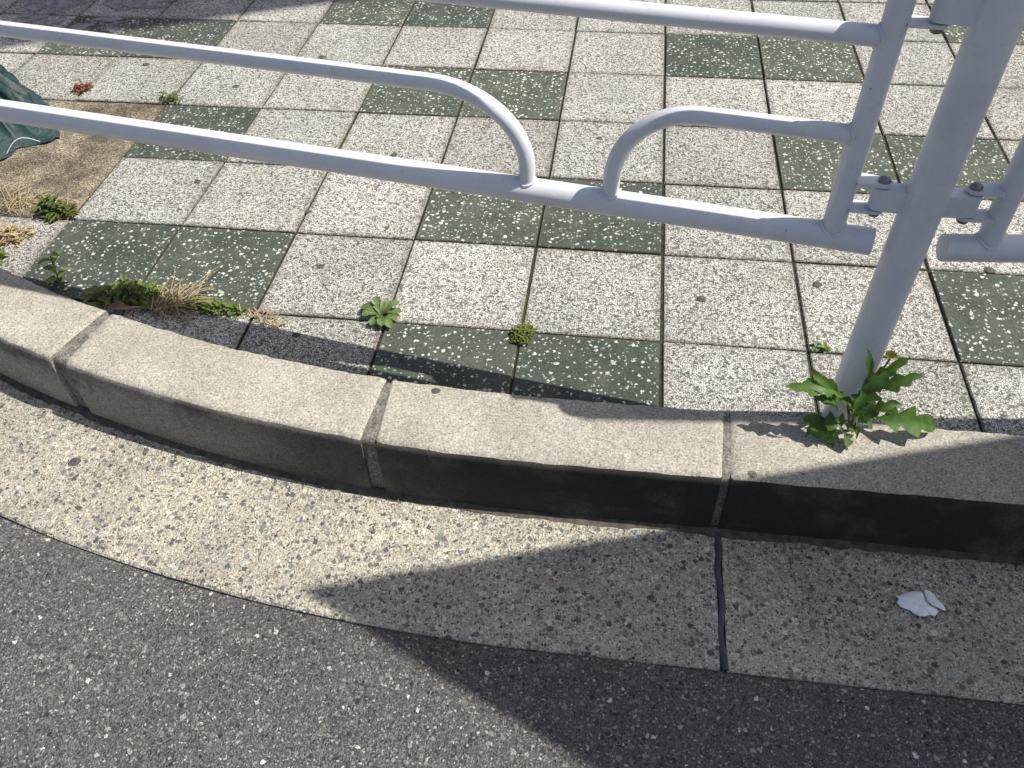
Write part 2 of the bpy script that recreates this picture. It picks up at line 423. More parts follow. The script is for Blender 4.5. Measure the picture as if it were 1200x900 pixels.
def foot_shade_strip():  # dark strip standing in for the kerb's shadow on the gutter
    V = []; F = []; N = 420
    rr = random.Random(3)
    for k in range(N + 1):
        s = -2.6 + 4.2 * k / N
        wd = 0.016 + 0.008 * mnoise.noise(Vector((s * 7, 1, 0))) + 0.006 * mnoise.noise(Vector((s * 31, 5, 0)))
        wd = max(0.005, wd)
        hh = 0.006 + 0.003 * mnoise.noise(Vector((s * 23, 0, 9)))
        V += [track(s, -0.004, ZG + hh), track(s, wd * 0.5, ZG + hh * 0.55), track(s, wd, ZG - 0.0015)]
    for k in range(N):
        for i in range(2): F.append((k * 3 + i, k * 3 + i + 1, k * 3 + 4 + i, k * 3 + 3 + i))
    return V, F
so = obj('foot_shade', foot_shade_strip(), M['foot_shade'], gutter, smooth=True); so['kind'] = 'stuff'

def grit(n, seed, sfun, size):
    rr = random.Random(seed); V = []; F = []
    for k in range(n):
        s_, d_, z_ = sfun(rr); r_ = size * rr.uniform(0.45, 1.3) * (2.0 if rr.random() < 0.05 else 1)
        c_ = track(s_, d_, z_ + r_ * 0.4); a0 = rr.uniform(0, 6.28); o_ = len(V)
        for q in range(4):
            a = a0 + q * 1.571 + rr.uniform(-.4, .4)
            V.append(c_ + Vector((math.cos(a) * r_ * rr.uniform(.7, 1.2), math.sin(a) * r_ * rr.uniform(.6, 1.1), rr.uniform(-.25, .25) * r_)))
        V.append(c_ + Vector((0, 0, r_ * 0.65))); V.append(c_ - Vector((0, 0, r_ * 0.6)))
        for q in range(4):
            F.append((o_ + q, o_ + (q + 1) % 4, o_ + 4)); F.append((o_ + (q + 1) % 4, o_ + q, o_ + 5))
    return V, F
M['grit'] = mat_simple('loose_grit', (0.07, 0.065, 0.055), (0.30, 0.275, 0.23), 70, 0.9, 0.4)
g = obj('grit', grit(900, 3, lambda r: (r.uniform(-2.4, 1.4), 0.006 + abs(r.gauss(0, 0.018)), ZG), 0.0017), M['grit'], gutter); g['kind'] = 'stuff'
g = obj('grit', grit(420, 4, lambda r: (r.uniform(-2.0, 1.2), r.uniform(0.02, 0.27), ZG), 0.0014), M['grit'], gutter); g['kind'] = 'stuff'
g = obj('grit', grit(900, 5, lambda r: (r.uniform(-1.8, 1.2), GW + 0.01 + abs(r.gauss(0, 0.16)), ZG - 0.004), 0.0015), M['grit'], road); g['kind'] = 'stuff'

# kerb: mortar core with separate stones
def prof_kerb(inset=0.0, top=ZK):
    p = [(-KW + inset, ZG - 0.10), (-KW + inset, top - 0.006 - inset * 0.4), (-KW + 0.006 + inset, top - inset * 0.4)]
    for d in (-0.13, -0.09, -0.055): p.append((d, top - inset * 0.4 + 0.0005))
    r = 0.017
    for k in range(7):
        a = math.radians(90 - 15 * k)
        p.append((-r + r * math.cos(a) - inset, top - r + r * math.sin(a) - inset * 0.4))
    p += [(0.0 - inset, 0.0), (0.0 - inset, -0.045), (0.001 - inset, ZG - 0.10)]
    return p
kv, kf = sweep(prof_kerb(0.007), [-4.4 + 0.08 * k for k in range(135)], True)
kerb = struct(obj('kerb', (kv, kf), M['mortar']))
def joint(xb, yb, xf, yf):
    sb, sf = s_of(xb, yb), s_of(xf, yf)
    return lambda d: sb + (sf - sb) * (d + KW) / KW
J = [(joint(-1.201, -1.875, -1.247, -2.014), joint(-1.183, -1.879, -1.207, -2.027)),
     (joint(-0.541, -2.015, -0.553, -2.165), joint(-0.530, -2.014, -0.523, -2.169)),
     (joint(0.1125, -2.028, 0.103, -2.19), joint(0.1245, -2.028, 0.119, -2.19))]
def off(f, ds): return lambda d: f(d) + ds
stones = [(off(J[0][0], -0.67), J[0][0]), (J[0][1], J[1][0]), (J[1][1], J[2][0]), (J[2][1], off(J[2][1], 0.655)),
          (off(J[2][1], 0.669), off(J[2][1], 1.32)), (off(J[2][1], 1.335), off(J[2][1], 2.0)), (off(J[0][0], -1.36), off(J[0][0], -0.685))]
for i, (fa, fb) in enumerate(stones):
    ns = 34
    fr = [0.0, 0.006] + [k / ns for k in range(1, ns)] + [0.994, 1.0]
    st = []
    for t in fr: st.append(lambda d, t=t, fa=fa, fb=fb: fa(d) * (1 - t) + fb(d) * t)
    prof = prof_kerb()
    Vv, Ff = sweep(prof, st, True)
    n = len(prof); out = []
    for k, p in enumerate(Vv):
        row = k // n; col = k % n
        q = mnoise.noise(p * 22) * 0.0012 + mnoise.noise(p * 75) * 0.0009
        p = p.copy()
        if 1 <= col <= 3: p.y += 0.003 * mnoise.noise(p * 60) ; p.z += q      # worn back arris
        elif 6 <= col <= 9: p.y += 0.0018 * mnoise.noise(p * 55); p.z += q * 1.3
        else: p.z += q * 0.7
        if row in (0, len(fr) - 1):
            if 1 <= col <= 12: p.z -= 0.003
        out.append(p)
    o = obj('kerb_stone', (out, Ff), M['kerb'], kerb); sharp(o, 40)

# ------------------------------------------------------------------ pavement of square tiles
TS = 0.30; JW = 0.0062
def yback(x):
    r = RFR - KW - 0.004
    if x >= X0: return YF + KW + 0.004
    return CY - math.sqrt(max(0, r * r - (x - X0) ** 2))
V = []; F = []
xs = [-4.2 + 0.1 * k for k in range(110)]
for x in xs:
    V.append((x, yback(x) - 0.02 if x > -3 else yback(-3) , -0.0055)); V.append((x, 40.0, -0.0055))
for k in range(len(xs) - 1): F.append((2 * k, 2 * k + 2, 2 * k + 3, 2 * k + 1))
pave = struct(obj('pavement', (V, F), M['bed']))

def clip_poly(poly):
    x_s = [-3.0 + 0.1 * k for k in range(28)] + [X0, 4.0]
    pts = [(x, yback(x)) for x in x_s]
    for (x1, y1), (x2, y2) in zip(pts[:-1], pts[1:]):
        nx, ny = -(y2 - y1), (x2 - x1)
        if not poly: return []
        res = []
        for i in range(len(poly)):
            p, q = poly[i], poly[(i + 1) % len(poly)]
            dp = (p[0] - x1) * nx + (p[1] - y1) * ny; dq = (q[0] - x1) * nx + (q[1] - y1) * ny
            if dp >= 0: res.append(p)
            if (dp >= 0) != (dq >= 0):
                t = dp / (dp - dq); res.append((p[0] + (q[0] - p[0]) * t, p[1] + (q[1] - p[1]) * t))
        poly = res
    return poly
def tile_mesh(poly, z1=-0.03):
    """chamfered tile from a convex outline"""
    cx = sum(p[0] for p in poly) / len(poly); cy = sum(p[1] for p in poly) / len(poly)
    n = len(poly); V = []; F = []
    def inset(a):
        o = []
        for p in poly:
            d = math.hypot(p[0] - cx, p[1] - cy)
            o.append((p[0] - (p[0] - cx) / d * a * 1.2, p[1] - (p[1] - cy) / d * a * 1.2))
        return o
    for p in poly: V.append((p[0], p[1], z1))
    for p in poly: V.append((p[0], p[1], -0.0025))
    for p in inset(0.0022): V.append((p[0], p[1], 0.0))
    for r in (0, 1):
        for i in range(n): F.append((r * n + i, r * n + (i + 1) % n, (r + 1) * n + (i + 1) % n, (r + 1) * n + i))
    F.append(tuple(range(2 * n, 3 * n)))
    return V, F
def is_green(i, j):
    if j == 6: return i in (-2, -1, 5)
    st = (j - 1) // 2 if j % 2 else -4 + j // 2
    return (i - st) % 7 in (0, 1)
shared = {}
tr = random.Random(11)
for j in range(-3, 8):
    for i in range(-11, 7):
        if i in (-7, -6) and j in (3, 4): continue          # cast footing instead of tiles
        x0, y1 = i * TS + JW / 2, -j * TS - JW / 2
        poly = [(x0, y1 - TS + JW), (x0 + TS - JW, y1 - TS + JW), (x0 + TS - JW, y1), (x0, y1)]
        cl = clip_poly(poly)
        if len(cl) < 3: continue
        area = abs(sum(cl[k][0] * cl[(k + 1) % len(cl)][1] - cl[(k + 1) % len(cl)][0] * cl[k][1] for k in range(len(cl)))) / 2
        if area < 0.0006: continue
        g = is_green(i, j); cxm, cym = x0 + (TS - JW) / 2, y1 - (TS - JW) / 2
        if area > (TS - JW) ** 2 * 0.999:
            if g not in shared:
                h = (TS - JW) / 2
                shared[g] = obj('paving_tile', tile_mesh([(-h, -h), (h, -h), (h, h), (-h, h)]), M['green' if g else 'white'], pave)
                o = shared[g]
            else:
                o = shared[g].copy(); C.objects.link(o)
        else:
            mcx = sum(p[0] for p in cl) / len(cl); mcy = sum(p[1] for p in cl) / len(cl)
            o = obj('paving_tile', tile_mesh([(p[0] - cxm, p[1] - cym) for p in cl]), M['green' if g else 'white'], pave)
        o.parent = pave
        o.location = (cxm + tr.uniform(-.0012, .0012), cym + tr.uniform(-.0012, .0012), tr.uniform(-0.0012, 0.0012))
        o.rotation_euler = (tr.gauss(0, .0025), tr.gauss(0, .0025), tr.gauss(0, .0022))

# the paving carries on beyond the tiles that can be picked apart
for g in (False, True):
    geos = []
    for j in range(-16, 8):
        for i in range(-16, 14):
            if (j >= -3 and -11 <= i <= 6) or is_green(i, j) != g: continue
            x0, y1 = i * TS + JW / 2, -j * TS - JW / 2
            cl = clip_poly([(x0, y1 - TS + JW), (x0 + TS - JW, y1 - TS + JW), (x0 + TS - JW, y1), (x0, y1)])
            if len(cl) >= 3 and (i >= -9 or j < 1): geos.append(tile_mesh(cl))
    V = []; F = []
    for v_, f_ in geos:
        o_ = len(V); V += v_; F += [tuple(q + o_ for q in f) for f in f_]
    o = obj('paving_tiles_beyond', (V, F), M['green' if g else 'white'], pave); o['kind'] = 'stuff'

# cement smeared over two tiles and a cast concrete footing set in the paving
def blob_sheet(cx, cy, rx, ry, z, seed, n=40, h=0.0008):
    V = [(cx, cy, z + h)]; F = []
    for k in range(n):
        a = 2 * math.pi * k / n
        r = 1 + 0.35 * mnoise.noise(Vector((math.cos(a) * 1.3, math.sin(a) * 1.3, seed))) + 0.16 * mnoise.noise(Vector((math.cos(a) * 4, math.sin(a) * 4, seed)))
        V.append((cx + rx * r * math.cos(a) * 0.9, cy + ry * r * math.sin(a) * 0.9, z + h)); 
    for k in range(n):
        V.append((V[1 + k][0] + (V[1 + k][0] - cx) * 0.02, V[1 + k][1] + (V[1 + k][1] - cy) * 0.02, z - 0.001))
    for k in range(n):
        F.append((0, 1 + k, 1 + (k + 1) % n)); F.append((1 + k, 1 + n + k, 1 + n + (k + 1) % n, 1 + (k + 1) % n))
    return V, F
M['smear'] = mat_simple('cement_smear', (0.20, 0.20, 0.20), (0.30, 0.295, 0.285), 25, 0.8, 0.15)
def smear_holes(m_):
    t_ = m_.node_tree; n_ = t_.nodes
    nz = n_.new('ShaderNodeTexNoise'); nz.inputs['Scale'].default_value = 13; nz.inputs['Detail'].default_value = 6; nz.inputs['Roughness'].default_value = 0.7
    g_ = n_.new('ShaderNodeNewGeometry'); t_.links.new(g_.outputs['Position'], nz.inputs['Vector'])
    rp = n_.new('ShaderNodeValToRGB'); rp.color_ramp.elements[0].position = 0.44; rp.color_ramp.elements[1].position = 0.56
    t_.links.new(nz.outputs['Fac'], rp.inputs[0])
    t_.links.new(rp.outputs[0], n_['Principled BSDF'].inputs['Alpha'])
smear_holes(M['smear'])
for q, (cx_, cy_, rx_, ry_) in enumerate([(-2.25, -0.15, 0.155, 0.15), (-1.93, -0.13, 0.15, 0.15), (-2.22, -0.40, 0.15, 0.11), (-1.97, -0.40, 0.12, 0.10)]):
    obj('cement_smear', blob_sheet(cx_, cy_, rx_, ry_, 0.003, 3.1 + q), M['smear'], pave)

def footing():
    V = []; F = []; nx, ny = 40, 40
    xa, xb, ya, yb = -2.1 + 0.004, -1.5 - 0.004, -1.5 + 0.006, -0.9 - 0.004
    for j in range(ny + 1):
        for i in range(nx + 1):
            x = xa + (xb - xa) * i / nx; y = ya + (yb - ya) * j / ny
            e = min(i, j, nx - i, ny - j) / 5.0; e = min(1, e)
            hill = 0.020 * math.exp(-(((x + 1.82) / 0.20) ** 2 + ((y + 1.20) / 0.15) ** 2))
            z = 0.002 + e * hill + 0.0016 * mnoise.noise(Vector((x * 14, y * 14, 0))) + 0.0012 * mnoise.noise(Vector((x * 50, y * 50, 0)))
            if e == 0: z -= 0.004
            V.append((x, y, z))
    for j in range(ny):
        for i in range(nx): F.append((j * (nx + 1) + i, j * (nx + 1) + i + 1, (j + 1) * (nx + 1) + i + 1, (j + 1) * (nx + 1) + i))
    b = [i for i in range(nx + 1)] + [j * (nx + 1) + nx for j in range(1, ny + 1)] + [ny * (nx + 1) + i for i in range(nx - 1, -1, -1)] + [j * (nx + 1) for j in range(ny - 1, 0, -1)]
    s0 = len(V)
    for q in b: V.append((V[q][0], V[q][1], -0.04))
    for k in range(len(b)): F.append((b[k], s0 + k, s0 + (k + 1) % len(b), b[(k + 1) % len(b)]))
    return V, F
def mat_footing():
    b = NB('weathered_footing')
    f1 = b.noise(240, 4); f2 = b.noise(16, 5); f3 = b.noise(60, 3)
    col = b.ramp(f1, [(0.3, (0.05, 0.044, 0.034)), (0.5, (0.205, 0.18, 0.142)), (0.7, (0.48, 0.43, 0.345))])
    col = b.mix(1.0, col, b.ramp(b.noise(9, 6, 0.65), [(0.34, (0.42, 0.39, 0.35)), (0.5, (0.85, 0.81, 0.74)), (0.62, (1.3, 1.24, 1.12))]), 'MULTIPLY')
    col = b.mix(1.0, col, b.ramp(f3, [(0.3, 0.8), (0.7, 1.1)]), 'MULTIPLY')
    return b.done(col, 0.92, b.bump(b.math('ADD', f1, f3), 0.9, 0.005), 0.2)
M['footing'] = mat_footing()
ft = obj('concrete_footing', footing(), M['footing'], smooth=True)
tag(ft, 'square weathered brown concrete slab cast among the paving tiles under the green tarp', 'concrete slab')

# ------------------------------------------------------------------ pipe fence
def tube(path, r, seg=20, caps=True):
    V = []; F = []; n = len(path)
    path = [Vector(p) for p in path]
    t0 = (path[1] - path[0]).normalized()
    up = Vector((0, 0, 1)) if abs(t0.z) < 0.9 else Vector((1, 0, 0))
    a = t0.cross(up).normalized(); b = a.cross(t0).normalized()
    prev = t0
    for k, p in enumerate(path):
        t = (path[min(k + 1, n - 1)] - path[max(k - 1, 0)]).normalized()
        q = prev.rotation_difference(t); a = q @ a; b = q @ b; prev = t
        for i in range(seg):
            th = 2 * math.pi * i / seg
            V.append(p + (a * math.cos(th) + b * math.sin(th)) * r)
    for k in range(n - 1):
        for i in range(seg):
            j = (i + 1) % seg
            F.append((k * seg + i, k * seg + j, (k + 1) * seg + j, (k + 1) * seg + i))
    if caps:
        F.append(tuple(range(seg - 1, -1, -1))); F.append(tuple(range((n - 1) * seg, n * seg)))
    return V, F
def pipe(name, path, r, mat, parent, seg=20, caps=True):
    o = obj(name, tube(path, r, seg, caps), mat, parent); sharp(o, 50); return o

def box_bm(x0, x1, y0, y1, z0, z1, bev=0.0):
    bm = bmesh.new(); bmesh.ops.create_cube(bm, size=1)
    for v in bm.verts: v.co = Vector(((x0 + x1) / 2 + v.co.x * (x1 - x0), (y0 + y1) / 2 + v.co.y * (y1 - y0), (z0 + z1) / 2 + v.co.z * (z1 - z0)))
    if bev: bmesh.ops.bevel(bm, geom=list(bm.edges), offset=bev, segments=2, affect='EDGES')
    return bm
def plate_bm(outline, z0, z1):
    bm = bmesh.new()
    lo = [bm.verts.new((x, y, z0)) for x, y in outline]; hi = [bm.verts.new((x, y, z1)) for x, y in outline]
    n = len(outline)
    bm.faces.new(lo[::-1]); bm.faces.new(hi)
    for i in range(n): bm.faces.new((lo[i], lo[(i + 1) % n], hi[(i + 1) % n], hi[i]))
    return bm
def bolt_bm(x, y, z, r=0.0085, h=0.006, up=1):
    """domed head"""
    V = []; F = []; prof = [(r, 0), (r, h * 0.45), (r * 0.85, h * 0.8), (r * 0.45, h), (0.0005, h)]
    seg = 14
    for (rr, hh) in prof:
        for i in range(seg):
            a = 2 * math.pi * i / seg; V.append((x + rr * math.cos(a), y + rr * math.sin(a), z + up * hh))
    for k in range(len(prof) - 1):
        for i in range(seg):
            q = (k * seg + i, k * seg + (i + 1) % seg, (k + 1) * seg + (i + 1) % seg, (k + 1) * seg + i)
            F.append(q if up > 0 else q[::-1])
    return V, F

PX, PY = 0.3310, -1.9980
RB, RA, RU, RP = 0.0215, 0.0139, 0.0174, 0.0306
ZB, ZA, ZC, ZT = 0.419, 0.593, 0.7345, 0.825
BR = [(0.4785, 0.5225), (0.758, 0.804)]      # clamp tabs, lower and upper edges
BS = 0.064                                  # bolt distance from the post axis
fence = thing('pipe_fence', (PX, PY, 0), 'white painted pipe fence with curved hoops standing along the kerb', 'fence')
def part(name, loc, rotz=0):
    o = bpy.data.objects.new(name, None); C.objects.link(o); o.empty_display_size = 0.05
    o.parent = fence; o.location = Vector(loc) - Vector((PX, PY, 0)); o.rotation_euler = (0, 0, rotz); return o
def make_post(loc, ang_l, ang_r):
    t = part('post', loc)
    path = [(0, 0, -0.12), (0.001, 0, 0.3), (0.004, 0, 0.6), (0.006, 0, 0.825)]
    pipe('pole', path, RP, M['paint'], t, 32)
    V = []; F = []; seg = 32; pr = [(RP + 0.001, 0.817), (RP + 0.001, 0.828), (RP * 0.85, 0.842), (RP * 0.45, 0.851), (0.0005, 0.854)]
    for rr, zz in pr:
        for i in range(seg): V.append((0.006 + rr * math.cos(2 * math.pi * i / seg), rr * math.sin(2 * math.pi * i / seg), zz))
    for k in range(4):
        for i in range(seg): F.append((k * seg + i, k * seg + (i + 1) % seg, (k + 1) * seg + (i + 1) % seg, (k + 1) * seg + i))
    obj('cap', (V, F), M['paint'], t, smooth=True)
    for (za, zb) in BR:
        for ang in (ang_l, ang_r):
            if ang is None: continue
            # strap ear: flat bar welded to the post, rolled round the bolt at its end
            ol = []
            hw = 0.0135
            ol += [(RP * 0.8, -hw)]
            for k in range(9):
                a = -math.pi / 2 + math.pi * k / 8
                ol.append((BS + hw * math.cos(a), hw * math.sin(a)))
            ol += [(RP * 0.8, hw)]
            bm = plate_bm(ol, za + 0.0045, zb - 0.0045)
            o = obj('clamp_arm', bm, M['paint'], t); o.rotation_euler = (0, 0, ang); o.location.x = 0.004; sharp(o, 40)
    return t

def panel_pieces(t, L, sgn):
    """local x runs away from the post"""
    X = lambda s: sgn * s
    def P(pts): return [(X(s), 0, z) for s, z in pts]
    pipe('bottom_rail', P([(0.052, ZB), (0.6, ZB), (1.4, ZB), (2.2, ZB), (L - 0.052, ZB)]), RB, M['paint'], t, 28)
    for s in (0.115, L - 0.115):
        pipe('upright', P([(s, ZB + RB * 0.6), (s, 0.6), (s, 0.75), (s, ZT)]), RU, M['paint'], t, 24)
    pipe('top_rail', P([(0.115 + RU * 0.7, ZC), (0.8, ZC), (L - 0.8, ZC), (L - 0.115 - RU * 0.7, ZC)]), RA, M['paint'], t, 20)
    # short hooped rail beside each upright
    def quarter(sf, s_in, n=12):
        # foot at sf on the bottom rail, bending over to s_in at height ZA
        h = ZA - (ZB + 0.045); d = s_in - sf
        pts = [(sf, ZB + RB * 0.7), (sf, ZB + 0.045)]
        for k in range(1, n + 1):
            a = math.pi / 2 * k / n
            pts.append((sf + d * (1 - math.cos(a)), ZB + 0.045 + h * math.sin(a)))
        return pts
    hoop = quarter(0.469, 0.340) + [(0.25, ZA), (0.115 + RU * 0.7, ZA)]
    pipe('end_hoop', P(hoop), RA, M['paint'], t, 20)
    hoop2 = [(L - s, z) for s, z in hoop]
    pipe('end_hoop', P(hoop2), RA, M['paint'], t, 20)
    mid = quarter(0.613, 0.772) + [(1.2, ZA), (L - 1.2, ZA)] + [(L - s, z) for s, z in quarter(0.613, 0.772)][::-1]
    pipe('long_hoop', P(mid), RA, M['paint'], t, 20)
    for e, sg in ((0.0, 1), (L, -1)):
        for (za, zb) in BR:
            for z0, z1, up in ((za - 0.0035, za + 0.0015, -1), (zb - 0.0015, zb + 0.0035, 1)):
                su = 0.115 - RU * 0.8; hw0 = 0.0155; hw = 0.0125
                ol = [(su, -hw0)]
                ol = [(e + sg * su, hw0)]
                for k in range(9):
                    a = math.pi / 2 + math.pi * k / 8
                    ol.append((e + sg * (BS + hw * math.cos(a)), hw * math.sin(a)))
                ol.append((e + sg * su, -hw0))
                ol = [(X(x), y) for x, y in ol]
                bm = plate_bm(ol, z0, z1); bmesh.ops.recalc_face_normals(bm, faces=bm.faces)
                pl = obj('clamp_tab', bm, M['paint'], t)
                o = obj('bolt', bolt_bm(X(e + sg * BS), 0, z1 if up > 0 else z0, 0.0092, 0.0065 if up > 0 else 0.0095, up), M['steel'], t, smooth=True)
def welds(t, L, sgn):
    """fillet beads where the pipes meet"""
    def ring(pts, r): pipe('weld_bead', pts, r, M['paint'], t, 8, False)
    rr_ = random.Random(9)
    for s_, ru in ((0.115, RU), (0.469, RA), (0.613, RA), (L - 0.115, RU), (L - 0.469, RA), (L - 0.613, RA)):
        pts = []
        for k in range(25):
            a = 2 * math.pi * k / 24; x = (ru + 0.001) * math.cos(a); y = (ru + 0.001) * math.sin(a)
            pts.append((sgn * s_ + x, y, ZB + math.sqrt(max(0, RB * RB - y * y)) + 0.0006 + rr_.uniform(-.0004, .0004)))
        ring(pts, 0.0024)
    for s_, dr_ in ((0.115, 1), (L - 0.115, -1)):
        for zz in (ZA, ZC):
            pts = []
            for k in range(25):
                a = 2 * math.pi * k / 24; y = (RA + 0.001) * math.cos(a); z = (RA + 0.001) * math.sin(a)
                pts.append((sgn * (s_ + dr_ * (math.sqrt(max(0, RU * RU - y * y)) + 0.0006)), y, zz + z))
            ring(pts, 0.0020)
AL, AR = math.radians(9.7), math.radians(4.0)
LP = 2.9
make_post((PX, PY, 0), math.pi - AL, AR)
rl = part('railing', (PX + 0.004, PY, 0), -AL); panel_pieces(rl, LP, -1); welds(rl, LP, -1)
rl = part('railing', (PX + 0.004, PY, 0), AR); panel_pieces(rl, LP, 1); welds(rl, LP, 1)
make_post((PX - LP * math.cos(AL), PY + LP * math.sin(AL), 0), None, -AL)
make_post((PX + LP * math.cos(AR), PY + LP * math.sin(AR), 0), math.pi + AR, None)

# ------------------------------------------------------------------ plants
def leaf_geo(base, az, length, width, rise=0.6, droop=1.2, fold=0.25, n=9, lobes=0, tipw=0.08, curve=0.0, seed=0, shape='lance', petiole=0.0):
    """one leaf: a folded blade that leaves the base at an angle and bends over"""
    rr = random.Random(seed)
    V = []; F = []
    p = Vector(base); el = rise; a = az
    step = length / n
    for k in range(n + 1):
        t = k / n
        tt = max(0.0, (t - petiole) / (1 - petiole)) if t > petiole else 0
        if shape == 'lance': wv = math.sin(math.pi * min(1, tt * 0.94 + 0.06)) ** 0.8
        elif shape == 'spat': wv = (tt ** 0.7) * math.sqrt(max(0, 1 - tt ** 6)) * 1.0 + 0.02
        else: wv = math.sin(math.pi * (tt ** 0.75)) 
        if lobes:
            saw = (tt * lobes) % 1.0
            wv *= 0.42 + 0.75 * saw * (0.7 + 0.6 * rr.random())
        hw = max(0.0007, width * 0.5 * wv) if t > petiole else max(0.0009, width * 0.05)
        if k == n: hw = 0.0004
        d = Vector((math.cos(a) * math.cos(el), math.sin(a) * math.cos(el), math.sin(el)))
        side = Vector((-math.sin(a), math.cos(a), 0))
        upv = side.cross(d) * -1
        upv = d.cross(side)
        wl = mnoise.noise(Vector((seed * 3.1, k * 0.8, 0))) * 0.25
        V.append(p + side * hw + upv * hw * (fold + wl))
        V.append(p + side * hw * 0.45 + upv * hw * 0.2 * fold)
        V.append(p.copy())
        V.append(p - side * hw * 0.45 + upv * hw * 0.2 * fold)
        V.append(p - side * hw * (0.9 + 0.2 * rr.random()) + upv * hw * (fold - wl))
        p = p + d * step
        el -= droop / n; a += curve / n
    for k in range(n):
        for i in range(4):
            q = k * 5 + i
            F.append((q, q + 1, q + 6, q + 5))
    return V, F
def leaf(parent, mat, *args, **kw):
    V, F = leaf_geo(*args, **kw)
    return obj('leaf', (V, F), mat, parent, smooth=True)
def merge(geos):
    V = []; F = []
    for v, f in geos:
        o = len(V); V += v; F += [tuple(i + o for i in q) for q in f]
    return V, F
R = math.radians
def rel(p, o): return Vector(p) - Vector(o)

# dandelion at the post foot
O = Vector((PX + 0.006, -2.052, ZK - 0.003))
dn = thing('dandelion', O, 'leafy dandelion with a yellow bud growing against the fence post foot', 'plant')
def on_y(u, v, y):
    d = RX * ((u - 600) / FPX) + RD * ((v - 450) / FPX) + RF
    return CAM + d * ((y - CAM.y) / d.y) - O
def leaf_between(A, B, width, lobes, seed, arch=0.012, n=16, mat='leaf_dark', roll=0.0, face=0.5):
    """toothed blade from A to B; its face is turned part way towards the open side of the street"""
    rr = random.Random(seed); V = []; F = []
    ax = (B - A); L = ax.length; t0 = ax.normalized()
    want = Vector((0.1, -face, 1.0)).normalized()
    nrm = (want - t0 * want.dot(t0)).normalized(); side = t0.cross(nrm)
    side = math.cos(roll) * side + math.sin(roll) * nrm; nrm = side.cross(t0)
    for k in range(n + 1):
        t = k / n; tt = max(0, (t - 0.18) / 0.82)
        w_ = math.sin(math.pi * min(1, tt ** 0.8 * 0.96 + 0.02)) ** 0.75 if t > 0.18 else 0.0
        hl = hr = w_
        if lobes and t > 0.18:
            sl_ = (tt * lobes + 0.1) % 1.0; sr_ = (tt * lobes + 0.45) % 1.0
            hl *= 0.38 + 0.85 * sl_; hr *= 0.38 + 0.85 * sr_
        hl = max(0.0012, hl * width / 2); hr = max(0.0012, hr * width / 2)
        if k == n: hl = hr = 0.0004
        p = A + ax * t + nrm * arch * math.sin(math.pi * t) * (L / 0.08) - Vector((0, 0, 0.012)) * t ** 3 + side * 0.006 * math.sin(2.6 * t + seed)
        f_ = 0.28 + 0.35 * mnoise.noise(Vector((seed, t * 5, 0)))
        g_ = 0.28 + 0.35 * mnoise.noise(Vector((seed, t * 5, 4)))
        V += [p + side * hl + nrm * hl * f_, p + side * hl * 0.5 + nrm * hl * 0.10, p, p - side * hr * 0.5 + nrm * hr * 0.10, p - side * hr + nrm * hr * g_]
    for k in range(n):
        for i in range(4):
            q = k * 5 + i; F.append((q, q + 1, q + 6, q + 5))
    return obj('leaf', (V, F), M[mat], dn, smooth=True)
DL = [  # start pixel, end pixel, distance plane, width, lobes, material
    ((992, 468), (923, 444), -2.045, 0.046, 4, 'leaf_dark'),
    ((988, 474), (952, 424), -2.030, 0.030, 3, 'leaf_dark'),
    ((1003, 474), (1040, 428), -2.050, 0.056, 2, 'leaf_mid'),
    ((1008, 462), (1084, 428), -2.035, 0.036, 4, 'leaf_dark'),
    ((1012, 452), (1066, 412), -2.020, 0.030, 3, 'leaf_dark'),
    ((1006, 455), (1019, 402), -2.052, 0.022, 2, 'leaf_mid'),
    ((1015, 484), (1099, 500), -2.040, 0.064, 3, 'leaf_dark'),
    ((1010, 486), (1062, 472), -2.030, 0.034, 3, 'leaf_dark'),
    ((988, 496), (942, 486), -2.062, 0.050, 2, 'leaf_mid'),
    ((986, 492), (948, 506), -2.070, 0.046, 2, 'leaf_dark'),
    ((984, 484), (956, 466), -2.060, 0.036, 2, 'leaf_dark'),
    ((984, 498), (968, 524), -2.078, 0.036, 2, 'leaf_dark'),
    ((986, 498), (990, 532), -2.082, 0.036, 2, 'leaf_pale'),
    ((990, 494), (1004, 512), -2.078, 0.024, 2, 'leaf_mid'),
    ((1000, 490), (1024, 498), -2.070, 0.030, 2, 'leaf_pale'),
    ((985, 470), (1006, 497), -2.072, 0.012, 0, 'leaf_pale'),
    ((996, 492), (1008, 452), -2.066, 0.036, 2, 'leaf_mid'),
    ((994, 494), (980, 458), -2.066, 0.032, 2, 'leaf_dark'),
    ((998, 494), (1028, 462), -2.060, 0.040, 3, 'leaf_mid'),
    ((992, 496), (966, 488), -2.074, 0.040, 2, 'leaf_mid'),
    ((1002, 486), (1016, 470), -2.070, 0.036, 2, 'leaf_dark')]
for k, (pa, pb, yy, W, lb, mt) in enumerate(DL):
    leaf_between(on_y(*pa, yy), on_y(*pb, yy - 0.006), W * 0.82, lb, k + 2, mat=mt, roll=0.35 * math.sin(k * 1.7))
root = Vector((0, 0.0, 0.0))
for (u, v, yy) in ((992, 466, -2.05), (1008, 458, -2.045), (1014, 482, -2.045), (988, 492, -2.07)):
    e = on_y(u, v, yy)
    pipe('stem', [root, root.lerp(e, 0.5) + Vector((0, -0.004, 0.006)), e], 0.0024, M['leaf'], dn, 8)
fl = on_y(1043, 420, -2.03)
pipe('stem', [on_y(1010, 456, -2.045), on_y(1030, 440, -2.04), fl], 0.0016, M['leaf'], dn, 8)
bud = [leaf_geo(fl, 2 * math.pi * k / 13, 0.015, 0.007, 0.9, 0.6, 0.2, 4, seed=k) for k in range(13)]
obj('flower', merge(bud), M['yellow'], dn, smooth=True)

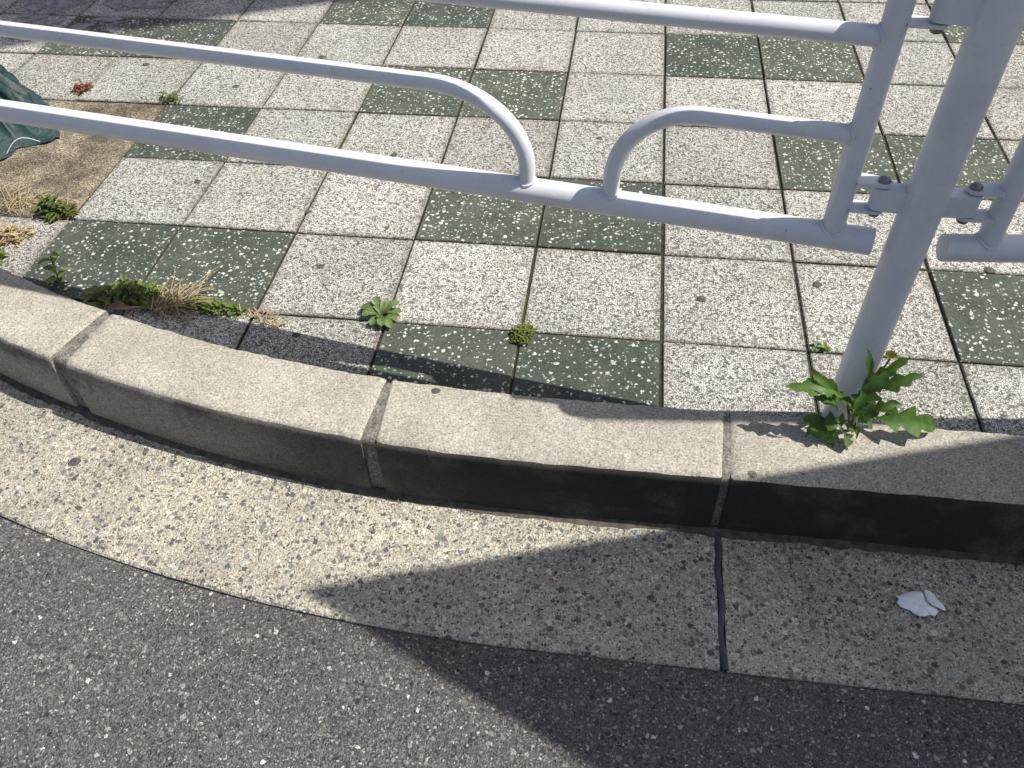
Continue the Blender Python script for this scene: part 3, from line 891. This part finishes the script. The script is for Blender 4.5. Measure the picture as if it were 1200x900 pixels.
# flat rosette in the tile joint
O = at(447, 371, 0)
ro = thing('rosette_weed', O, 'small pale green rosette weed in a corner of the pale tiles behind the kerb', 'plant')
for k in range(17):
    az = 2.4 * k + 0.2
    inner = k > 10
    leaf(ro, M['leaf_pale'], (0.004 * math.cos(az), 0.004 * math.sin(az), 0.002), az, (0.030 if inner else 0.048) * (0.85 + 0.3 * random.random()), 0.024 if not inner else 0.016, 0.6 + 0.4 * random.random() if not inner else 1.15, 1.1, 0.45, 8, 0, seed=k, shape='spat')

# moss cushion
O = at(612, 394, 0)
mo = thing('moss_clump', O, 'round yellow green moss cushion between the two green tiles by the kerb', 'moss')
gs = []
rr = random.Random(5)
for k in range(420):
    a = rr.uniform(0, 2 * math.pi); q = math.sqrt(rr.random())
    q *= 0.8 + 0.6 * mnoise.noise(Vector((math.cos(a) * 2.2, math.sin(a) * 2.2, 1)))
    x, y = 0.029 * q * math.cos(a), 0.036 * q * math.sin(a)
    z = 0.013 * (1 - q * q) * (0.7 + 0.5 * rr.random())
    gs.append(leaf_geo((x, y, z), rr.uniform(0, 6.28), rr.uniform(0.005, 0.010), 0.0048, rr.uniform(0.2, 1.3), 0.8, 0.3, 3, seed=k))
o = obj('foliage', merge(gs), M['moss'], mo, smooth=True); o['kind'] = 'stuff'

def upright_weed(O, h, label, pairs, seed, mat='leaf', lean=(0.0, 0.0), L=0.045, W=0.015):
    t = thing('upright_weed', O, label, 'plant')
    rr = random.Random(seed)
    pth = [(lean[0] * q, lean[1] * q, h * q) for q in (0, 0.35, 0.7, 1)]
    pipe('stem', pth, 0.0016, M[mat], t, 8)
    for k in range(pairs):
        q = 0.12 + 0.88 * k / max(1, pairs - 1)
        az = k * 2.4 + seed
        leaf(t, M[mat], (lean[0] * q, lean[1] * q, h * q), az, L * rr.uniform(0.75, 1.15) * (1.1 - 0.35 * q), W * rr.uniform(0.8, 1.2), rr.uniform(0.5, 0.9), 1.3, 0.3, 7, 0, seed=k + seed)
    return t
upright_weed(at(72, 337, 0), 0.085, 'slender upright green weed standing alone by the curved kerb edge', 8, 2, 'leaf', (0.005, 0.01))
upright_weed(at(118, 356, 0), 0.03, 'low green weed with pointed leaves behind the mortared kerb joint', 8, 5, 'leaf', (-0.005, 0.0), 0.05, 0.016)

def bush(name, O, label, n, rx, ry, h, mat, L, W, seed, cat='plant', shape='lance', rot=0.0, stuff=True):
    t = thing(name, O, label, cat)
    rr = random.Random(seed); gs = []
    for k in range(n):
        a = rr.uniform(0, 6.28); q = math.sqrt(rr.random())
        x0, y0 = rx * q * math.cos(a), ry * q * math.sin(a)
        x = x0 * math.cos(rot) - y0 * math.sin(rot); y = x0 * math.sin(rot) + y0 * math.cos(rot)
        z = h * (1 - q * q) * rr.random()
        gs.append(leaf_geo((x, y, z), rr.uniform(0, 6.28), L * rr.uniform(0.6, 1.3), W * rr.uniform(0.7, 1.2), rr.uniform(0.0, 1.1), rr.uniform(0.5, 1.5), 0.35, 5, seed=k, shape=shape))
    o = obj('foliage', merge(gs), M[mat], t, smooth=True); o['kind'] = 'stuff'
    return t
bush('leafy_weed', at(168, 352, 0), 'dense leafy green weed clump beside the dry straw behind the kerb', 260, 0.085, 0.034, 0.055, 'leaf', 0.021, 0.0095, 21, rot=R(-12))
bush('creeping_weed', at(243, 361, 0), 'low creeping green weed spreading right of the dry straw clump', 330, 0.095, 0.022, 0.022, 'leaf', 0.014, 0.008, 22, rot=R(-6))
bush('joint_weed', at(66, 250, 0), 'bushy green weed with straw stalks at the footing slab corner', 190, 0.050, 0.032, 0.05, 'leaf', 0.022, 0.008, 23)
bush('joint_weed', at(201, 117, 0), 'tiny green grass tuft at the upper corner of the concrete slab', 60, 0.035, 0.018, 0.02, 'leaf', 0.026, 0.005, 24)
bush('withered_weed', at(12, 279, 0), 'withered yellow weed lying on the pale tile below the concrete slab', 150, 0.05, 0.035, 0.03, 'dry', 0.024, 0.006, 25)
bush('green_sprig', at(-2, 302, 0), 'small bright green sprig beside the withered weed on pale tile', 40, 0.022, 0.025, 0.03, 'leaf', 0.022, 0.011, 26)
bush('red_weed', at(97, 105, 0), 'dried reddish brown weed on the tile just above the concrete slab', 70, 0.030, 0.028, 0.015, 'red', 0.016, 0.007, 27)
bush('small_sprig', at(962, 409, 0), 'tiny pale green sprig in the tile joint behind the fence post', 26, 0.022, 0.008, 0.012, 'leaf_pale', 0.016, 0.007, 28)
bush('small_sprig', at(305, 372, 0), 'thin yellowing sprig at the tile joint crossing right of creeping weed', 34, 0.045, 0.010, 0.014, 'dry', 0.026, 0.003, 29)

# dry grass: straw blades thrown over the tiles
def straw(name, O, label, n, spread, L, seed, az0, azs, rise=(0.1, 0.9), mat='dry', cat='dry grass'):
    t = thing(name, O, label, cat)
    rr = random.Random(seed); gs = []
    for k in range(n):
        az = rr.gauss(az0, azs)
        b = (rr.gauss(0, spread[0]), rr.gauss(0, spread[1]), rr.uniform(0, 0.008))
        gs.append(leaf_geo(b, az, L * rr.uniform(0.35, 1.15), rr.uniform(0.0014, 0.0032), rr.uniform(*rise), rr.uniform(0.4, 1.5), 0.5, 6, seed=k, curve=rr.gauss(0, 0.6)))
    o = obj('foliage', merge(gs), M[mat], t, smooth=True); o['kind'] = 'stuff'
    return t
straw('straw_clump', at(198, 366, 0), 'clump of dry tan straw grass between green weeds behind the kerb', 150, (0.028, 0.012), 0.095, 31, R(60), 0.9)
straw('long_straw', at(205, 360, 0), 'few long pale grass stalks leaning from the straw clump over green tile', 7, (0.012, 0.006), 0.20, 32, R(38), 0.22, (0.35, 0.6))
straw('straw_wisps', at(14, 246, 0), 'wispy yellow dry grass on the edge of the concrete slab', 34, (0.05, 0.012), 0.12, 33, R(110), 0.8, (0.1, 0.6))
straw('slab_straw', at(40, 240, 0), 'dry straw blades beside the bushy weed on the slab', 22, (0.03, 0.01), 0.09, 34, R(150), 0.9, (0.1, 0.6))
straw('joint_straw', at(318, 384, 0), 'faint dry tan grass blades on the pale tile near the kerb shadow', 22, (0.012, 0.012), 0.045, 35, R(80), 0.9, (0.1, 0.5))
# withered leaf caught among the weeds
t = obj('fallen_leaf', leaf_geo(at(128, 359, 0.012), R(-10), 0.055, 0.026, 0.25, 0.5, 0.35, 8, seed=4), M['brown'], smooth=True)
tag(t, 'withered orange brown fallen leaf among the weeds at the kerb joint', 'leaf')

# ------------------------------------------------------------------ litter and spots
def sheet_from(outline, zbase, seed, lift):
    """thin creased scrap from an outline of measured points"""
    P = [at(1020 + x / 10, 670 + y / 10, ZG) for x, y in outline]
    Q = []
    for k in range(len(P)):                       # finer, slightly torn edge
        a, b2 = P[k], P[(k + 1) % len(P)]
        for t in (0, 0.33, 0.66):
            p = a.lerp(b2, t); Q.append(p + Vector((mnoise.noise(p * 300), mnoise.noise(p * 310 + Vector((5, 0, 0))), 0)) * 0.0012)
    c = sum(Q, Vector()) / len(Q); n = len(Q); V = [c.copy()]; F = []
    rings = (0.2, 0.4, 0.6, 0.8, 0.93, 1.0)
    for q in rings:
        for p in Q: V.append(c.lerp(p, q))
    for k in range(len(V)):
        p = V[k]; e = 0 if k == 0 else rings[(k - 1) // n]
        z = lift * (1 - e ** 2.2) + 0.0045 * abs(mnoise.noise(Vector((p.x * 38, p.y * 62, seed)))) + 0.002 * abs(mnoise.noise(Vector((p.x * 110, p.y * 120, seed))))
        V[k] = Vector((p.x, p.y, ZG + zbase + z))
    for k in range(n): F.append((0, 1 + k, 1 + (k + 1) % n))
    for r_ in range(len(rings) - 1):
        for k in range(n): F.append((1 + r_ * n + k, 1 + (r_ + 1) * n + k, 1 + (r_ + 1) * n + (k + 1) % n, 1 + r_ * n + (k + 1) % n))
    return V, F
M1 = [(275, 290), (330, 288), (420, 248), (520, 238), (590, 258), (640, 310), (700, 400), (780, 450), (785, 490), (750, 532), (690, 512), (620, 542), (560, 532), (490, 492), (450, 460), (350, 425), (302, 370), (325, 325)]
M2 = [(612, 262), (640, 238), (705, 280), (780, 370), (855, 450), (864, 478), (800, 462), (735, 440), (650, 370)]
O = at(1077, 709, ZG)
V1, F1 = merge([sheet_from(M1, 0.0015, 2.0, 0.006), sheet_from(M2, 0.006, 7.0, 0.004)])
ts = obj('tissue_scrap', ([v - O for v in V1], F1), M['paper'], smooth=True, loc=O)
md = ts.modifiers.new('thickness', 'SOLIDIFY'); md.thickness = 0.0006; md.offset = -1
tag(ts, 'small crumpled white tissue scrap lying in the shaded concrete gutter', 'tissue')

def spot(O, r, seed, label, mat='gum'):
    V = []; F = []; n = 18
    V.append((0, 0, 0.0016))
    for ring, (q, z) in enumerate(((0.7, 0.0013), (1.0, -0.0006))):
        for k in range(n):
            a = 2 * math.pi * k / n
            w_ = 1 + 0.25 * mnoise.noise(Vector((math.cos(a) * 1.5, math.sin(a) * 1.5, seed * 1.7)))
            V.append((r * q * w_ * math.cos(a) * 1.15, r * q * w_ * math.sin(a), z))
    for k in range(n):
        F.append((0, 1 + k, 1 + (k + 1) % n)); F.append((1 + k, 1 + n + k, 1 + n + (k + 1) % n, 1 + (k + 1) % n))
    o = obj('gum_spot', (V, F), M[mat], smooth=True, loc=O)
    return tag(o, label, 'gum spot', 'old gum spots on the paving')
SP = [((231, 213), 0.0105, 'dark gum spot on the pale tile right of the concrete slab'),
      ((361, 248), 0.0085, 'dark gum spot on the tile joint below the bottom fence rail'),
      ((377, 67), 0.0125, 'dark gum spot on pale tile between the two upper fence rails'),
      ((171, 75), 0.011, 'dark gum spot on pale tile right of the reddish weed'),
      ((276, 101), 0.0095, 'faint gum spot on pale tile above the small grass tuft'),
      ((376, 312), 0.009, 'dark gum spot on the pale tile right of the two green tiles by the weeds'),
      ((347, 392), 0.008, 'gum spot on the small cut pale tile beside the kerb'),
      ((822, 350), 0.009, 'dark gum spot in the middle of the pale tile left of the post'),
      ((958, 333), 0.0095, 'dark gum spot on the pale tile just behind the fence post'),
      ((1160, 316), 0.011, 'gum spot beside the green tile under the straight-run panel'),
      ((702, 162), 0.0085, 'brown gum spot on pale tile between the two fence hoops'),
      ((462, 181), 0.0085, 'small gum spot on pale tile above the long bottom rail')]
for k, (p, r, lab) in enumerate(SP): spot(at(p[0], p[1], 0.0012), r, k + 1, lab)
spot(at(511, 458, ZK + 0.0008), 0.0085, 31, 'round dark gum spot on the kerb top')
spot(at(87, 541, ZG + 0.0008), 0.0115, 33, 'dark oval gum spot on the sunlit gutter concrete')
spot(at(882, 555, ZK + 0.0004), 0.008, 34, 'brownish stain spot on the kerb top by the shadow edge', 'mortar')

# ------------------------------------------------------------------ green tarp bundle on the footing
def mat_tarp():
    b = NB('green_tarp')
    f = b.noise(14, 4); g = b.noise(420, 2)
    col = b.ramp(f, [(0.3, (0.008, 0.026, 0.027)), (0.7, (0.022, 0.055, 0.055))])
    col = b.mix(b.ramp(b.noise(50, 3), [(0.58, 0.0), (0.78, 0.3)]), col, (0.16, 0.17, 0.15))
    return b.done(col, 0.5, b.bump(b.math('ADD', b.math('ADD', f, b.math('MULTIPLY', g, 0.1)), b.math('MULTIPLY', b.noise(55, 4, 0.6), 0.5)), 0.7, 0.008), 0.35)
M['tarp'] = mat_tarp()
def tarp():
    V = []; F = []; nu, nv = 90, 26
    apex = Vector((-2.06, -1.02, 0.26))
    tip = at(64, 163, 0.022); low = at(0, 187, 0.02); 
    hem = [tip + Vector((0.00, 0.03, 0)), tip, tip + (low - tip) * 0.5 + Vector((0.0, 0.012, 0)), low, low + (low - tip) * 1.0 + Vector((-0.05, 0, 0)), Vector((-2.25, -1.25, 0.01)), Vector((-2.4, -1.05, 0.01)), Vector((-2.3, -0.85, 0.01)), Vector((-2.05, -0.82, 0.01)), Vector((-1.88, -0.93, 0.01)), tip + Vector((-0.06, 0.1, 0))]
    hem = [Vector((p.x, p.y, max(0.008, p.z))) for p in hem]
    m_ = len(hem)
    def hp(t):
        k = int(t * m_) % m_; f = t * m_ - int(t * m_)
        p0, p1, p2, p3 = hem[(k - 1) % m_], hem[k], hem[(k + 1) % m_], hem[(k + 2) % m_]
        return 0.5 * ((2 * p1) + (p2 - p0) * f + (2 * p0 - 5 * p1 + 4 * p2 - p3) * f * f + (3 * p1 - p0 - 3 * p2 + p3) * f ** 3)
    for i in range(nu):
        t = i / nu
        h = hp(t)
        out = (h - apex); out.z = 0; out.normalize()
        for j in range(nv + 1):
            v = j / nv
            p = apex.lerp(h, v)
            p.z = apex.z + (h.z - apex.z) * (v ** 0.8)
            pleat = math.sin(t * 2 * math.pi * 15 + 1.0) * 0.030 * math.sin(math.pi * min(1, v * 1.05)) + 0.02 * mnoise.noise(Vector((t * 20, v * 3, 1))) * v
            pleat += 0.010 * mnoise.noise(p * 26)
            p = p + out * pleat + Vector((0, 0, abs(pleat) * 0.4))
            p.z = max(p.z, 0.006)
            V.append(p)
    for i in range(nu):
        for j in range(nv):
            a = i * (nv + 1) + j; b = ((i + 1) % nu) * (nv + 1) + j
            F.append((a, a + 1, b + 1, b))
    return V, F
tp = thing('tarp_bundle', (-2.06, -1.02, 0), 'teal green plastic tarp bundle in folds on the concrete slab', 'tarp')
V, F = tarp()
obj('sheet', ([v - Vector((-2.06, -1.02, 0)) for v in V], F), M['tarp'], tp, smooth=True)
cord = []
a0, a1 = at(8, 180, 0.03), at(47, 166, 0.035)
for k in range(13):
    q = k / 12; p = a0.lerp(a1, q); p.z += 0.028 * math.sin(math.pi * q); cord.append(p - Vector((-2.06, -1.02, 0)))
pipe('tie_cord', cord, 0.0008, M['paper'], tp, 8)

# ------------------------------------------------------------------ pole added out of view to shade the fence post
sp_x = 1.0; sp_y = PY + (sp_x - PX) * SY / SX - 0.010
sg = thing('shade_pole', (sp_x, sp_y, 0), 'grey steel pole added out of view to shade the fence post', 'shade pole')
pipe('pole', [(0, 0, -0.1), (0, 0, 1.0), (0, 0, 1.82)], 0.030, M['mast'], sg, 24)
obj('cap', bolt_bm(0, 0, 1.82, 0.031, 0.012), M['mast'], sg, smooth=True)

# ------------------------------------------------------------------ boards beyond the frame, made up to cast shadows into it
def blocker(name, corners, thick, mast_xy, label):
    ctr = sum((Vector(c) for c in corners), Vector()) / len(corners)
    t = thing(name, (mast_xy[0], mast_xy[1], 0), label, 'blocker', 'added unseen sun blockers')
    O = Vector((mast_xy[0], mast_xy[1], 0))
    bm = bmesh.new()
    lo = [bm.verts.new(Vector(c) - O) for c in corners]; hi = [bm.verts.new(Vector(c) - O + Vector((0, 0, thick))) for c in corners]
    bm.faces.new(lo); bm.faces.new(hi); n = len(corners)
    for i in range(n): bm.faces.new((lo[i], lo[(i + 1) % n], hi[(i + 1) % n], hi[i]))
    bmesh.ops.recalc_face_normals(bm, faces=bm.faces)
    obj('blocker_board', bm, M['canvas'], t)
    zt = corners[0][2]
    pipe('mast', [(0, 0, -0.28), (0, 0, zt * 0.5), (0, 0, zt)], 0.05, M['mast'], t, 20)
    pipe('arm', [(0, 0, zt - 0.06), (ctr.x - O.x, ctr.y - O.y, zt - 0.03)], 0.03, M['mast'], t, 14)
    return t
def cast(x, y, z0, H):      # point at height H whose shadow falls on (x, y, z0)
    return (x - SX * (H - z0), y - SY * (H - z0), H)
H1 = 1.95
tip = Vector((-0.615, -2.400, 0))
e1 = Vector((0.554 - 0.0 + 0.07, -2.058 - 0.0 + 0.007, 0))    # same edge, measured on the kerb top (moved down to gutter level)
e1 = Vector((0.554 + SX * 0.155, -2.058 + SY * 0.155, 0))
d1 = (e1 - tip).normalized(); d2 = (Vector((-0.08, -2.640, 0)) - Vector((-0.459, -2.464, 0))).normalized()
d2 = (Vector((-0.08, -2.640, 0)) - tip).normalized()
A1 = [cast(tip.x, tip.y, ZG, H1), cast(*(tip + d2 * 3.2).xy, ZG, H1), cast(*(tip + d1 * 3.2).xy, ZG, H1)]
blocker('sun_blocker', A1, 0.03, (3.6, -2.9), 'added unseen pointed grey canopy board on a steel mast reaching over the gutter')
H2 = 6.0
q0 = Vector((-2.9, -0.86, 0)); q1 = Vector((-0.35, 0.24, 0))
A2 = [cast(q0.x, q0.y, 0, H2), cast(q1.x, q1.y, 0, H2), cast(-0.6, 4.5, 0, H2), cast(-5.5, 3.5, 0, H2)]
blocker('sun_blocker', A2, 0.06, (0.4, 3.2), 'added unseen tall grey canopy board on a steel mast standing back on the pavement')
